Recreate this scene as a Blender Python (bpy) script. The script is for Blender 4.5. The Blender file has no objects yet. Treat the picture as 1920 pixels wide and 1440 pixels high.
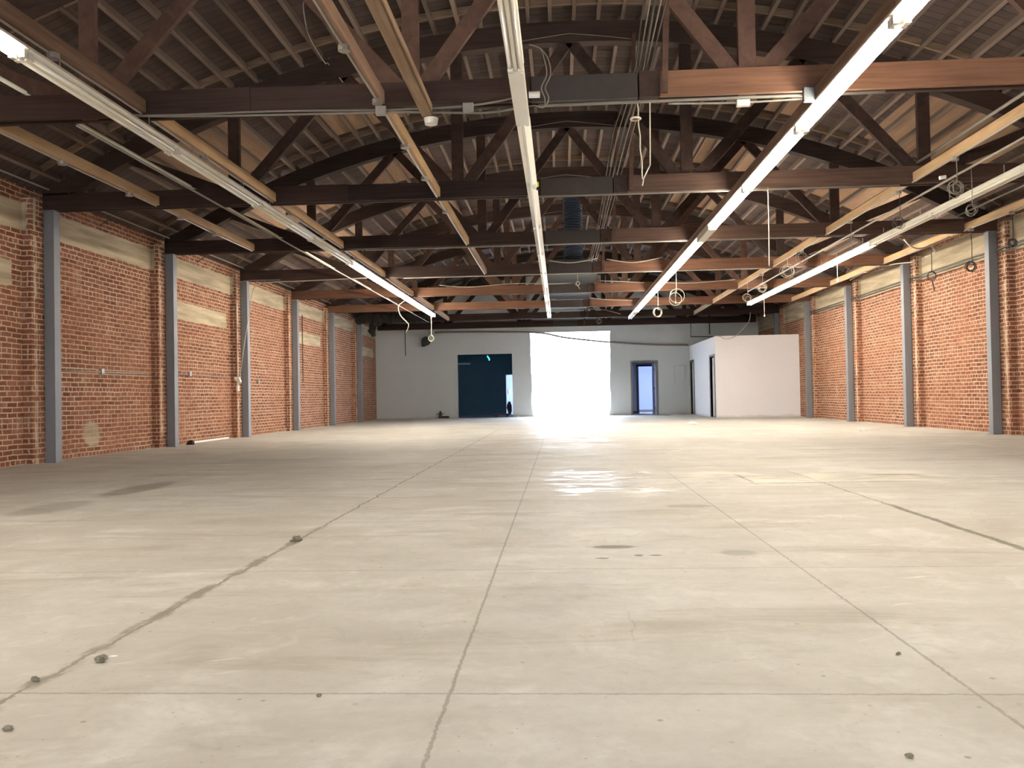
import bpy, math, random
from mathutils import Vector, Matrix
random.seed(7)
PI = math.pi
SC = bpy.context.scene
COL = SC.collection

# ------------------------------------------------------------------ camera
YAW, PITCH, ROLL, CAMH, FPX = 0.0558, 0.0148, -0.0181, 0.8188, 1600.0
cy, sy, cp, sp = math.cos(YAW), math.sin(YAW), math.cos(PITCH), math.sin(PITCH)
fwd = Vector((-sy * cp, cy * cp, sp)); r0 = Vector((cy, sy, 0)); u0 = r0.cross(fwd)
cr, sr = math.cos(ROLL), math.sin(ROLL)
right = cr * r0 + sr * u0; up = -sr * r0 + cr * u0
cam_data = bpy.data.cameras.new('camera'); cam = bpy.data.objects.new('camera', cam_data); COL.objects.link(cam)
m = Matrix((right, up, -fwd)).transposed().to_4x4(); m.translation = Vector((0, 0, CAMH))
cam.matrix_world = m
cam_data.sensor_width = 36.0; cam_data.lens = FPX / 1920 * 36.0; cam_data.clip_end = 300
SC.camera = cam

# ------------------------------------------------------------------ sky, exposure
TUBE = 34.0          # strength of the lit fluorescent tubes
SKY = 10.0           # overcast daylight outside
world = bpy.data.worlds.new('sky'); SC.world = world; world.use_nodes = True
wb = world.node_tree.nodes['Background']; wb.inputs[0].default_value = (0.83, 0.91, 1.0, 1); wb.inputs[1].default_value = SKY
SC.view_settings.view_transform = 'Standard'; SC.view_settings.look = 'None'
SC.view_settings.exposure = 1.72; SC.view_settings.gamma = 1.0; SC.view_settings.use_curve_mapping = False
SC.cycles.use_denoising = True
SC.cycles.max_bounces = 6; SC.cycles.diffuse_bounces = 5; SC.cycles.glossy_bounces = 2; SC.cycles.use_adaptive_sampling = True; SC.cycles.adaptive_threshold = 0.15; SC.cycles.adaptive_min_samples = 16
SC.cycles.sample_clamp_indirect = 6.0
SC.cycles.caustics_reflective = False; SC.cycles.caustics_refractive = False

# ------------------------------------------------------------------ main measures (metres, camera foot at the origin)
XL, XR = -7.42, 7.88            # brick wall faces
YB, YF = 34.2, -6.5             # white back wall, wall behind the camera
CLX, CRX = -7.13, 7.59          # room-facing faces of the steel columns
CS = 0.155                      # column size
CH = 3.585                      # column height = underside of the trusses
XC = 0.22                       # middle of the trusses
RAD = 14.2
def T(k): return 7.95 + 3.75 * (k - 1)          # front of the column / truss number k
def arc(x): return RAD - math.sqrt(RAD * RAD - (x - XC) ** 2)
def z_under(x): return 5.69 - arc(x)            # underside of the curved top chord
def z_joist(x): return 5.98 - arc(x)            # underside of the roof joists
def z_deck(x): return 6.11 - arc(x)
ORD = ['zeroth', 'first', 'second', 'third', 'fourth', 'fifth', 'sixth', 'seventh', 'eighth', 'ninth', 'tenth', 'eleventh', 'twelfth', 'thirteenth',
       'fourteenth', 'fifteenth', 'sixteenth', 'seventeenth', 'eighteenth', 'nineteenth', 'twentieth', 'twenty-first', 'twenty-second',
       'twenty-third', 'twenty-fourth', 'twenty-fifth', 'twenty-sixth']
LS, RS = 'dark-doorway side', 'white-room side'

# ------------------------------------------------------------------ node helper
class NT:
    def __init__(s, name):
        s.m = bpy.data.materials.new(name); s.m.use_nodes = True; s.t = s.m.node_tree; s.n = s.t.nodes
        s.b = s.n['Principled BSDF']
    def new(s, typ, **kw):
        n = s.n.new(typ)
        for k, v in kw.items(): setattr(n, k, v)
        return n
    def put(s, sock, v):
        if v is None: return
        if hasattr(v, 'is_output') or isinstance(v, bpy.types.NodeSocket): s.t.links.new(v, sock)
        else:
            if isinstance(v, (tuple, list)) and len(v) == 3 and sock.type == 'RGBA': v = (*v, 1)
            sock.default_value = v
    def math(s, op, a, b=None, c=None, clamp=False):
        n = s.new('ShaderNodeMath', operation=op); n.use_clamp = clamp
        s.put(n.inputs[0], a); s.put(n.inputs[1], b); s.put(n.inputs[2], c)
        return n.outputs[0]
    def add(s, a, b): return s.math('ADD', a, b)
    def sub(s, a, b): return s.math('SUBTRACT', a, b)
    def mul(s, a, b): return s.math('MULTIPLY', a, b)
    def mx(s, a, b): return s.math('MAXIMUM', a, b)
    def pos(s):
        g = s.new('ShaderNodeNewGeometry'); x = s.new('ShaderNodeSeparateXYZ'); s.t.links.new(g.outputs['Position'], x.inputs[0])
        q = s.new('ShaderNodeSeparateXYZ'); s.t.links.new(g.outputs['True Normal'], q.inputs[0])
        return g.outputs['Position'], x.outputs, q.outputs
    def xyz(s, x, y, z):
        n = s.new('ShaderNodeCombineXYZ'); s.put(n.inputs[0], x); s.put(n.inputs[1], y); s.put(n.inputs[2], z); return n.outputs[0]
    def noise(s, vec, scale, detail=4, rough=0.5, dist=0.0):
        n = s.new('ShaderNodeTexNoise'); s.put(n.inputs['Vector'], vec); n.inputs['Scale'].default_value = scale
        n.inputs['Detail'].default_value = detail; n.inputs['Roughness'].default_value = rough; n.inputs['Distortion'].default_value = dist
        return n.outputs['Fac']
    def ramp(s, f, a, b, va=0.0, vb=1.0, smooth=True):
        n = s.new('ShaderNodeMapRange'); n.interpolation_type = 'SMOOTHSTEP' if smooth else 'LINEAR'
        s.put(n.inputs[0], f); n.inputs[1].default_value = a; n.inputs[2].default_value = b; n.inputs[3].default_value = va; n.inputs[4].default_value = vb
        return n.outputs[0]
    def mix(s, f, a, b, blend='MIX'):
        n = s.new('ShaderNodeMix', data_type='RGBA', blend_type=blend); s.put(n.inputs[0], f); s.put(n.inputs[6], a); s.put(n.inputs[7], b)
        return n.outputs[2]
    def bump(s, h, strength=0.3, dist=0.01):
        n = s.new('ShaderNodeBump'); s.put(n.inputs['Height'], h); n.inputs['Strength'].default_value = strength; n.inputs['Distance'].default_value = dist
        s.t.links.new(n.outputs[0], s.b.inputs['Normal'])
    def out(s, col, rough=0.7, metal=0.0, spec=None):
        s.put(s.b.inputs['Base Color'], col); s.put(s.b.inputs['Roughness'], rough); s.b.inputs['Metallic'].default_value = metal
        if spec is not None: s.b.inputs['Specular IOR Level'].default_value = spec
        return s.m
    def band(s, v, lo, hi, e=0.02):        # 1 where lo < v < hi
        return s.mul(s.ramp(v, lo - e, lo + e), s.ramp(v, hi - e, hi + e, 1, 0))

def plain(name, col, rough=0.6, metal=0.0, var=0.12, scale=6.0, emit=None, strength=0.0):
    s = NT(name); p, x, n = s.pos()
    f = s.noise(p, scale, 4, 0.6)
    c = s.mix(f, tuple(v * (1 - var) for v in col), tuple(min(1, v * (1 + var)) for v in col))
    if emit:
        s.b.inputs['Emission Color'].default_value = (*emit, 1); s.b.inputs['Emission Strength'].default_value = strength
    return s.out(c, rough, metal)

def wood(name, axis, dark, light, rough=0.75, var=1.0, contrast=(0.3, 0.75)):
    s = NT(name); p, x, n = s.pos()
    sc = {'x': (1.2, 26, 26), 'y': (26, 1.2, 26), 'z': (26, 26, 1.2), 'a': (9, 9, 9)}[axis]
    v = s.xyz(s.mul(x[0], sc[0]), s.mul(x[1], sc[1]), s.mul(x[2], sc[2]))
    g = s.noise(v, 1.0, 5, 0.6, 0.6); big = s.noise(p, 1.1, 3, 0.5)
    oi = s.new('ShaderNodeObjectInfo').outputs['Random']
    f = s.add(s.mul(g, 0.55), s.add(s.mul(big, 0.35), s.mul(oi, 0.16 * var)))
    c = s.mix(s.ramp(f, *contrast), dark, light)
    s.bump(g, 0.25, 0.004)
    return s.out(c, rough, spec=0.25)

def brick_mat(name, side):
    s = NT(name); p, x, n = s.pos()
    ax, ay = s.math('ABSOLUTE', n[0]), s.math('ABSOLUTE', n[1])
    u = s.add(s.mul(x[1], s.math('ROUND', ax)), s.mul(x[0], s.math('ROUND', ay)))
    w1 = s.mul(s.sub(s.noise(p, 2.2, 3), 0.5), 0.03); w2 = s.mul(s.sub(s.noise(p, 17.0, 2), 0.5), 0.022)
    vec = s.xyz(s.add(u, s.add(w2, w2)), s.add(x[2], s.add(w1, s.mul(w2, 0.45))), 0.0)
    b = s.new('ShaderNodeTexBrick', offset=0.5, offset_frequency=2, squash=0.5, squash_frequency=7)
    s.put(b.inputs['Vector'], vec); b.inputs['Scale'].default_value = 1.0
    b.inputs['Brick Width'].default_value = 0.213; b.inputs['Row Height'].default_value = 0.0725
    b.inputs['Mortar Size'].default_value = 0.0105; b.inputs['Mortar Smooth'].default_value = 0.35; b.inputs['Bias'].default_value = 0.0
    b.inputs['Color1'].default_value = (0.20, 0.078, 0.046, 1); b.inputs['Color2'].default_value = (0.35, 0.155, 0.092, 1)
    b.inputs['Mortar'].default_value = (0.74, 0.57, 0.42, 1)
    big = s.noise(p, 0.9, 5, 0.6); fine = s.noise(p, 30, 4, 0.7); mid = s.noise(p, 4.5, 4, 0.65)
    c = s.mix(s.ramp(big, 0.35, 0.7), b.outputs['Color'], s.mix(0.45, b.outputs['Color'], (0.40, 0.17, 0.10)))
    c = s.mix(s.mul(s.ramp(mid, 0.54, 0.74), 0.42), c, (0.66, 0.48, 0.36))           # smeared mortar
    c = s.mix(s.mul(s.ramp(s.noise(p, 1.7, 5, 0.65), 0.62, 0.72), 0.35), c, (0.50, 0.40, 0.31))
    c = s.mix(s.ramp(fine, 0.3, 0.75, 0.0, 0.30), c, s.mix(1.0, c, (0.45, 0.40, 0.38), 'MULTIPLY'))
    tone = s.noise(s.xyz(s.mul(x[1], 4.0), s.mul(x[2], 13.0), x[0]), 1.0, 2, 0.5)
    c = s.mix(s.ramp(tone, 0.35, 0.68, 0.0, 0.42), c, s.mix(1.0, c, (0.62, 0.55, 0.55), 'MULTIPLY'))
    stw = s.noise(s.xyz(s.mul(x[1], 30.0), s.mul(x[2], 3.0), 0.0), 1.0, 4, 0.7)
    sph = s.math('MODULO', s.add(s.sub(x[1], T(1) - 0.22), 75.0), 3.75)
    onp = s.ramp(x[0], XL + .09, XL + .12) if side == 'L' else s.ramp(x[0], XR - .12, XR - .09, 1, 0)
    stk = s.mul(s.mul(s.band(sph, 0.0, 0.075, 0.03), onp), s.ramp(s.add(stw, s.mul(s.sub(mid, .5), .8)), 0.42, 0.52))
    c = s.mix(s.mul(stk, 0.8), c, (0.70, 0.60, 0.46))
    # cast concrete band under the roof and the patched-up openings
    e = s.mul(s.sub(s.noise(p, 3.0, 4, 0.6), 0.5), 0.10)
    z = s.add(x[2], e)
    if side == 'L':
        m = s.band(z, 3.25, 3.645, 0.012)
        ph = s.math('MODULO', s.add(s.sub(x[1], T(3)), 75.0), 7.5)
        m2 = s.mul(s.band(z, 2.45, 2.80, 0.015), s.band(s.add(ph, e), 0.0, 3.25, 0.02))
        m = s.mx(m, m2)
        d = s.math('SQRT', s.add(s.math('POWER', s.mul(s.sub(x[1], 13.15), 0.8), 2.0), s.math('POWER', s.sub(x[2], 0.34), 2.0)))
        m = s.mx(m, s.mul(s.ramp(s.add(d, s.mul(e, 2.0)), 0.16, 0.24, 1, 0), 0.75))
    else:
        m = s.mul(s.band(z, 3.20, 3.76, 0.02), 1.0)
    m = s.mul(m, s.ramp(x[0], XL + .04, XL + .08, 1, 0) if side == 'L' else s.ramp(x[0], XR - .08, XR - .04))
    pc = s.mix(s.ramp(s.noise(s.xyz(0.0, s.mul(x[1], 0.45), s.mul(x[2], 5.0)), 1.6, 5, 0.6), 0.30, 0.70), (0.36, 0.30, 0.21), (0.62, 0.53, 0.38))
    c = s.mix(m, c, pc)
    h = s.mul(s.math('SUBTRACT', 1.0, b.outputs['Fac']), s.math('SUBTRACT', 1.0, m))
    s.bump(s.add(h, s.mul(mid, 0.7)), 0.75, 0.012)
    return s.out(c, 0.9, spec=0.2)

def floor_mat():
    s = NT('worn_concrete_floor'); p, x, n = s.pos()
    X, Y = x[0], x[1]
    big = s.noise(p, 0.35, 5, 0.6, 0.4); mid = s.noise(p, 1.6, 6, 0.65, 0.6); fine = s.noise(p, 22, 4, 0.7)
    st = s.noise(s.xyz(s.mul(X, 0.55), s.mul(Y, 2.6), 0.0), 1.0, 6, 0.68, 0.5)
    sw = s.new('ShaderNodeTexWave', wave_type='RINGS'); sw.inputs['Scale'].default_value = 2.2; sw.inputs['Distortion'].default_value = 9
    sw.inputs['Detail'].default_value = 3; sw.inputs['Detail Scale'].default_value = 1.2; s.put(sw.inputs['Vector'], s.xyz(s.mul(X, .5), s.mul(Y, .5), 0.0))
    c = s.mix(s.ramp(big, 0.32, 0.68), (0.455, 0.43, 0.385), (0.56, 0.55, 0.52))
    c = s.mix(s.mul(s.ramp(mid, 0.50, 0.68), 0.6), c, (0.68, 0.67, 0.635))
    c = s.mix(s.mul(s.ramp(mid, 0.30, 0.47, 1, 0), 0.55), c, (0.37, 0.355, 0.315))
    mid2 = s.noise(p, 4.5, 5, 0.7, 0.8)
    c = s.mix(s.mul(s.ramp(mid2, 0.54, 0.68), 0.32), c, (0.36, 0.345, 0.30))
    c = s.mix(s.mul(s.ramp(mid2, 0.32, 0.44, 1, 0), 0.30), c, (0.68, 0.66, 0.60))
    c = s.mix(s.mul(s.ramp(st, 0.54, 0.68), 0.5), c, (0.34, 0.30, 0.23))
    c = s.mix(s.mul(s.ramp(st, 0.26, 0.42, 1, 0), 0.40), c, (0.61, 0.58, 0.51))
    c = s.mix(s.mul(sw.outputs['Fac'], 0.16), c, (0.34, 0.32, 0.27))
    c = s.mix(s.ramp(fine, 0.35, 0.7, 0.0, 0.16), c, (0.30, 0.28, 0.24))
    sp_ = s.new('ShaderNodeTexVoronoi', feature='F1'); sp_.inputs['Scale'].default_value = 9.0; s.put(sp_.inputs['Vector'], p)
    spots = s.mul(s.ramp(sp_.outputs['Distance'], 0.045, 0.10, 1, 0), s.ramp(s.noise(p, 1.3, 3), 0.44, 0.56))
    v2 = s.new('ShaderNodeTexVoronoi', feature='F1'); v2.inputs['Scale'].default_value = 26.0; s.put(v2.inputs['Vector'], p)
    pit = s.mul(s.ramp(v2.outputs['Distance'], 0.06, 0.15, 1, 0), s.ramp(s.noise(p, 3.3, 3), 0.50, 0.58)); c = s.mix(s.mul(pit, 0.5), c, (0.25, 0.23, 0.19))
    scr = s.noise(s.xyz(s.mul(s.add(X, s.mul(Y, 0.35)), 3.0), s.mul(s.sub(Y, s.mul(X, 0.35)), 26.0), 0.0), 1.0, 3, 0.5)
    c = s.mix(s.mul(s.mul(s.ramp(scr, 0.66, 0.74), s.ramp(s.noise(p, 0.9, 3), 0.48, 0.56)), 0.45), c, (0.74, 0.73, 0.69))
    c = s.mix(s.mul(spots, 0.6), c, (0.17, 0.155, 0.125))
    wob = s.mul(s.sub(s.noise(p, 4.0, 5, 0.7), 0.5), 0.10); wob2 = s.mul(s.sub(s.noise(p, 30.0, 3, 0.6), 0.5), 0.02)
    def line(v, at, w, lo=None, hi=None, other=None, wobble=None):
        d = s.math('ABSOLUTE', s.add(s.sub(v, at), s.add(wobble, wob2) if wobble else wob2))
        m = s.ramp(d, w * 0.5, w * 1.2, 1, 0)
        if lo is not None: m = s.mul(m, s.band(other, lo, hi, 0.25))
        return m
    thin = None
    for at, w, lo, hi in ((-0.32, 0.006, -8, 20), (1.1, 0.006, -8, 9.0), (-4.5, 0.006, -8, 34)):
        m = line(X, at, w, lo, hi, Y); thin = m if thin is None else s.mx(thin, m)
    for at in (2.36, 4.05, 5.65, 7.35, 10.7, 14.0, 18.2, 23.5): thin = s.mx(thin, s.mul(line(Y, at, 0.006 if at < 6 else 0.012), 0.9 if at < 5 else 0.5))
    c = s.mix(s.mul(thin, 0.60), c, (0.19, 0.175, 0.14))
    rough_l = s.mx(line(X, -1.55, 0.010, -1.0, 22, Y, wob), s.mul(line(X, -1.55, 0.036, -1.0, 5.4, Y, wob), s.ramp(s.noise(p, 3.2, 3), 0.42, 0.55)))
    c = s.mix(s.mul(rough_l, 0.8), c, (0.20, 0.175, 0.13))
    dk = s.mul(line(X, 2.33, 0.028, 4.35, 6.25, Y, s.mul(wob, 0.7)), 1.0)
    dk = s.mx(dk, line(X, 2.33, 0.008, 3.0, 9.0, Y, s.mul(wob, 0.7)))
    dk = s.mx(dk, line(Y, 7.80, 0.022, 1.80, 3.1, X, s.mul(wob, 0.6)))
    dk = s.mx(dk, line(X, 1.74, 0.020, 7.85, 8.6, Y, wob))
    dk = s.mx(dk, s.mul(line(Y, 8.45, 0.06, 2.9, 3.5, X, wob), 0.7))
    dk = s.mx(dk, s.mul(line(X, 0.24, 0.004, 2.95, 3.2, Y, wob), 0.4))
    c = s.mix(s.mul(dk, 0.85), c, (0.12, 0.11, 0.08))
    pl = s.mul(s.mul(s.band(X, 1.2, 3.6, 0.2), s.band(Y, 7.85, 9.0, 0.12)), s.ramp(mid, 0.4, 0.6))
    c = s.mix(s.mul(pl, 0.5), c, (0.72, 0.68, 0.55))
    stain = None
    for (sx, sy_, rx, ry, k) in ((0.27, 4.63, 0.13, 0.055, .8), (0.19, 4.31, 0.03, 0.02, .8), (0.38, 4.38, 0.03, 0.025, .8), (0.47, 4.38, 0.035, 0.02, .8),
                               (0.90, 4.43, 0.10, 0.09, .35), (0.92, 6.28, 0.17, 0.10, .4), (-4.05, 8.0, 0.20, 0.70, .55), (-4.05, 6.6, 0.22, 0.5, .35),
                               (-0.8, 2.02, 0.14, 0.05, .16), (-1.2, 2.72, 0.10, 0.12, .14), (0.9, 3.2, 0.35, 0.12, .10), (-0.35, 2.9, .5, .12, .08)):
        q = s.math('SQRT', s.add(s.math('POWER', s.mul(s.add(s.sub(X, sx), wob), 1 / rx), 2.0), s.math('POWER', s.mul(s.sub(Y, sy_), 1 / ry), 2.0)))
        m = s.mul(s.ramp(s.add(q, s.mul(s.sub(fine, 0.5), 0.8)), 0.7, 1.15, 1, 0), k)
        stain = m if stain is None else s.mx(stain, m)
    c = s.mix(stain, c, (0.125, 0.115, 0.075))
    rg = s.add(s.ramp(st, 0.3, 0.7, 0.56, 0.78), s.mul(s.sub(mid, 0.5), 0.35))
    wet = s.noise(s.xyz(s.mul(X, 2.2), s.mul(Y, 9.0), 0.0), 1.0, 4, 0.6)
    patch = s.mul(s.mul(s.band(X, -0.1, 0.95, 0.25), s.band(Y, 6.9, 9.6, 0.5)), s.ramp(wet, 0.50, 0.58))
    far = s.mul(s.mul(s.band(X, -0.8, 2.0, 0.6), s.ramp(Y, 9.5, 16.0)), s.ramp(wet, 0.50, 0.62))
    rg = s.sub(rg, s.add(s.mul(patch, 0.42), s.mul(far, 0.25)))
    rg = s.math('ADD', rg, 0.0, clamp=True)
    hh = s.sub(s.add(s.mul(st, 0.5), s.mul(mid, 0.6)), s.add(s.mul(thin, 0.5), s.add(s.mul(dk, 1.2), rough_l)))
    s.bump(s.add(hh, s.mul(fine, 0.08)), 0.22, 0.012)
    return s.out(c, rg, spec=0.5)

def deck_mat():
    s = NT('roof_deck_boards'); p, x, n = s.pos()
    r = s.math('FRACT', s.mul(x[1], 1 / 0.145)); idx = s.math('FLOOR', s.mul(x[1], 1 / 0.145))
    wn = s.new('ShaderNodeTexWhiteNoise', noise_dimensions='2D'); s.put(wn.inputs['Vector'], s.xyz(idx, s.math('FLOOR', s.mul(x[0], 0.4)), 0.0))
    g = s.noise(s.xyz(s.mul(x[0], 2), s.mul(x[1], 30), 0.0), 1.0, 4, 0.6)
    c = s.mix(s.add(s.mul(g, 0.5), s.mul(wn.outputs['Value'], 0.5)), (0.060, 0.042, 0.037), (0.115, 0.083, 0.072))
    gap = s.band(r, 0.03, 0.97, 0.03)
    c = s.mix(gap, (0.025, 0.018, 0.015), c)
    s.bump(s.add(gap, s.mul(g, 0.2)), 0.5, 0.01)
    return s.out(c, 0.85, spec=0.2)

def paint_mat(name, a, b, rough=0.7):
    s = NT(name); p, x, n = s.pos()
    f = s.noise(p, 0.8, 5, 0.6, 0.5); g = s.noise(p, 9, 4, 0.6)
    c = s.mix(f, a, b); c = s.mix(s.ramp(g, 0.55, 0.8, 0, 0.15), c, tuple(v * 0.75 for v in a))
    foot = s.mul(s.ramp(s.add(x[2], s.mul(s.sub(s.noise(p, 5, 4), .5), .12)), 0.03, 0.09, 1, 0), 0.35)
    c = s.mix(foot, c, (0.40, 0.36, 0.29))
    s.bump(g, 0.08, 0.004)
    return s.out(c, rough, spec=0.3)

M = dict(
    brickL=brick_mat('brick_left', 'L'), brickR=brick_mat('brick_right', 'R'), floor=floor_mat(), deck=deck_mat(),
    white=paint_mat('painted_plaster', (0.54, 0.575, 0.59), (0.63, 0.665, 0.68)), room=paint_mat('fresh_white_board', (0.88, 0.88, 0.93), (0.92, 0.91, 0.95)),
    col=plain('grey_column_paint', (0.19, 0.20, 0.225), 0.5, 0.0, 0.10, 9), frame=plain('grey_door_frame', (0.17, 0.175, 0.175), 0.5),
    chord=wood('dark_stained_timber', 'x', (0.016, 0.009, 0.008), (0.062, 0.035, 0.028)), red=wood('reddish_timber', 'x', (0.095, 0.045, 0.028), (0.23, 0.115, 0.070)), brown=wood('brown_timber', 'x', (0.050, 0.028, 0.020), (0.13, 0.075, 0.055)),
    arcw=wood('blackened_timber', 'x', (0.018, 0.012, 0.010), (0.065, 0.040, 0.032)), web=wood('web_timber', 'a', (0.022, 0.013, 0.011), (0.070, 0.040, 0.031)),
    redweb=wood('brown_web_timber', 'a', (0.065, 0.034, 0.025), (0.14, 0.078, 0.057)),
    joist=wood('weathered_joist', 'y', (0.085, 0.060, 0.048), (0.22, 0.165, 0.135), var=2.0), batten=wood('yellow_pine_batten', 'y', (0.36, 0.225, 0.115), (0.58, 0.40, 0.225)),
    oldbatten=wood('brown_batten', 'y', (0.15, 0.09, 0.06), (0.33, 0.21, 0.145)), bracing=wood('pale_blocking', 'x', (0.13, 0.085, 0.06), (0.27, 0.19, 0.13)),
    tan=wood('tan_board', 'y', (0.20, 0.125, 0.075), (0.40, 0.28, 0.185)), ply=wood('plywood', 'y', (0.26, 0.165, 0.105), (0.42, 0.28, 0.19)),
    plate=plain('dark_steel_plate', (0.036, 0.026, 0.022), 0.7, 0.0, 0.3, 12), bolt=plain('rusty_bolt', (0.065, 0.040, 0.032), 0.6, 0.0),
    conduit=plain('galvanised_conduit', (0.34, 0.31, 0.27), 0.45, 0.3), grille=plain('grey_grille', (0.11, 0.12, 0.13), 0.8), darkpipe=plain('dark_pipe', (0.10, 0.095, 0.085), 0.5, 0.4),
    whitep=plain('white_enamel', (0.80, 0.77, 0.66), 0.35, 0.0, 0.04), tubeoff=plain('unlit_tube', (0.86, 0.82, 0.70), 0.25, 0.0, 0.03),
    tubeon=plain('lit_tube', (0.9, 0.9, 0.85), 0.3, 0.0, 0.0, emit=(1.0, 0.90, 0.76), strength=TUBE), socket=plain('lamp_socket', (0.75, 0.73, 0.66), 0.4),
    cable=plain('grey_cable', (0.22, 0.195, 0.165), 0.6), wcable=plain('white_cable', (0.50, 0.46, 0.39), 0.5), bcable=plain('black_cable', (0.03, 0.028, 0.026), 0.5),
    rope=plain('rope', (0.60, 0.54, 0.44), 0.9), duct=plain('black_duct', (0.035, 0.05, 0.075), 0.35, 0.1), hvac=plain('dark_sheet_metal', (0.035, 0.040, 0.048), 0.85, 0.0),
    blue=plain('navy_wall_paint', (0.055, 0.135, 0.20), 0.7), paleblue=plain('pale_wall_paint', (0.45, 0.52, 0.68), 0.6), navy=plain('navy_frame', (0.02, 0.04, 0.10), 0.5),
    violet=plain('hall_wall_paint', (0.42, 0.48, 0.76), 0.6, 0, .03), outside=plain('yard_concrete', (0.75, 0.75, 0.75), 0.8),
    yellow=plain('yellow_plastic', (0.80, 0.72, 0.02), 0.5), black=plain('black_iron', (0.02, 0.019, 0.018), 0.6), soot=plain('sooty_insulation', (0.028, 0.026, 0.022), 0.95, 0, 0.5),
    porc=plain('porcelain', (0.85, 0.83, 0.76), 0.3, 0, .03), stone=plain('mortar_crumb', (0.17, 0.15, 0.11), 0.95, 0, 0.4, 40), paper=plain('white_paper', (0.9, 0.89, 0.85), 0.8, 0, .03),
    teal=plain('teal_lamp_glass', (0.05, 0.5, 0.5), 0.3, emit=(0.05, 0.75, 0.75), strength=1.2), brass=plain('brass_hinge', (0.05, 0.045, 0.04), 0.4, .6),
)

# ------------------------------------------------------------------ mesh helper
class MB:
    def __init__(s): s.v = []; s.f = []
    def box(s, x0, x1, y0, y1, z0, z1):
        i = len(s.v)
        s.v += [(x, y, z) for z in (z0, z1) for y in (y0, y1) for x in (x0, x1)]
        s.f += [(i, i + 2, i + 3, i + 1), (i + 4, i + 5, i + 7, i + 6), (i, i + 1, i + 5, i + 4), (i + 2, i + 6, i + 7, i + 3), (i, i + 4, i + 6, i + 2), (i + 1, i + 3, i + 7, i + 5)]
        return s
    def beam(s, a, b, w, h, upv=(0, 0, 1)):          # w across, h along upv
        a, b = Vector(a), Vector(b); d = (b - a).normalized(); upv = Vector(upv)
        sd = d.cross(upv).normalized(); u = sd.cross(d).normalized(); i = len(s.v)
        for q in (a, b):
            for k, l in ((-1, -1), (1, -1), (1, 1), (-1, 1)): s.v.append(tuple(q + sd * (w / 2 * k) + u * (h / 2 * l)))
        s.f += [(i + 3, i + 2, i + 1, i), (i + 4, i + 5, i + 6, i + 7)] + [(i + j, i + (j + 1) % 4, i + 4 + (j + 1) % 4, i + 4 + j) for j in range(4)]
        return s
    def tube(s, pts, r, n=8, caps=True):
        pts = [Vector(p) for p in pts]; i0 = len(s.v); u = None
        for k, p in enumerate(pts):
            d = (pts[min(k + 1, len(pts) - 1)] - pts[max(k - 1, 0)]).normalized()
            if u is None: u = d.orthogonal().normalized()
            u = (u - d * u.dot(d)).normalized(); w = d.cross(u)
            rr = r[k] if isinstance(r, (list, tuple)) else r
            for j in range(n):
                a = 2 * PI * j / n; s.v.append(tuple(p + (u * math.cos(a) + w * math.sin(a)) * rr))
        for k in range(len(pts) - 1):
            for j in range(n):
                a = i0 + k * n + j; b = i0 + k * n + (j + 1) % n
                s.f.append((a, b, b + n, a + n))
        if caps:
            s.f.append(tuple(i0 + j for j in reversed(range(n)))); s.f.append(tuple(i0 + (len(pts) - 1) * n + j for j in range(n)))
        return s
    def blob(s, c, r, seed=0, rough=0.3, n=9, m_=6):
        rnd = random.Random(seed); i0 = len(s.v)
        if not isinstance(r, tuple): r = (r, r, r)
        for a in range(1, m_):
            th = PI * a / m_
            for b in range(n):
                ph = 2 * PI * b / n; k = 1 + (rnd.random() - 0.5) * 2 * rough
                s.v.append((c[0] + r[0] * k * math.sin(th) * math.cos(ph), c[1] + r[1] * k * math.sin(th) * math.sin(ph), c[2] + r[2] * k * math.cos(th)))
        t = len(s.v); s.v.append((c[0], c[1], c[2] + r[2])); s.v.append((c[0], c[1], c[2] - r[2]))
        for a in range(m_ - 2):
            for b in range(n):
                p = i0 + a * n + b; q = i0 + a * n + (b + 1) % n; s.f.append((p, p + n, q + n, q))
        for b in range(n):
            s.f.append((t, i0 + b, i0 + (b + 1) % n)); s.f.append((t + 1, i0 + (m_ - 2) * n + (b + 1) % n, i0 + (m_ - 2) * n + b))
        return s
    def grid_arc(s, x0, x1, y0, y1, lo, hi, n=40):    # a slab that follows the roof curve; lo(x), hi(x)
        i0 = len(s.v)
        for k in range(n + 1):
            x = x0 + (x1 - x0) * k / n
            s.v += [(x, y0, lo(x)), (x, y1, lo(x)), (x, y1, hi(x)), (x, y0, hi(x))]
        for k in range(n):
            a = i0 + 4 * k
            for j in range(4): s.f.append((a + j, a + (j + 1) % 4, a + 4 + (j + 1) % 4, a + 4 + j))
        s.f.append((i0 + 3, i0 + 2, i0 + 1, i0)); e = i0 + 4 * n; s.f.append((e, e + 1, e + 2, e + 3))
        return s
    def build(s, name, mat, parent=None, smooth=False, bevel=0.0):
        me = bpy.data.meshes.new(name); off = Vector(parent_world(parent)) if parent else Vector((0, 0, 0))
        me.from_pydata([tuple(Vector(v) - off) for v in s.v], [], s.f); me.update()
        import bmesh
        bm = bmesh.new(); bm.from_mesh(me); bmesh.ops.recalc_face_normals(bm, faces=bm.faces); bm.to_mesh(me); bm.free()
        me.materials.append(mat)
        if smooth:
            for p in me.polygons: p.use_smooth = True
        o = bpy.data.objects.new(name, me); COL.objects.link(o)
        if parent: o.parent = parent
        if bevel:
            b = o.modifiers.new('bevel', 'BEVEL'); b.width = bevel; b.segments = 2; b.limit_method = 'ANGLE'
        return o
WORLD = {}
def parent_world(p): return WORLD.get(p.name, (0, 0, 0))
def tag(o, label, cat, group=None, kind=None):
    o['label'] = label; o['category'] = cat
    if group: o['group'] = group
    if kind: o['kind'] = kind
    return o
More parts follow.
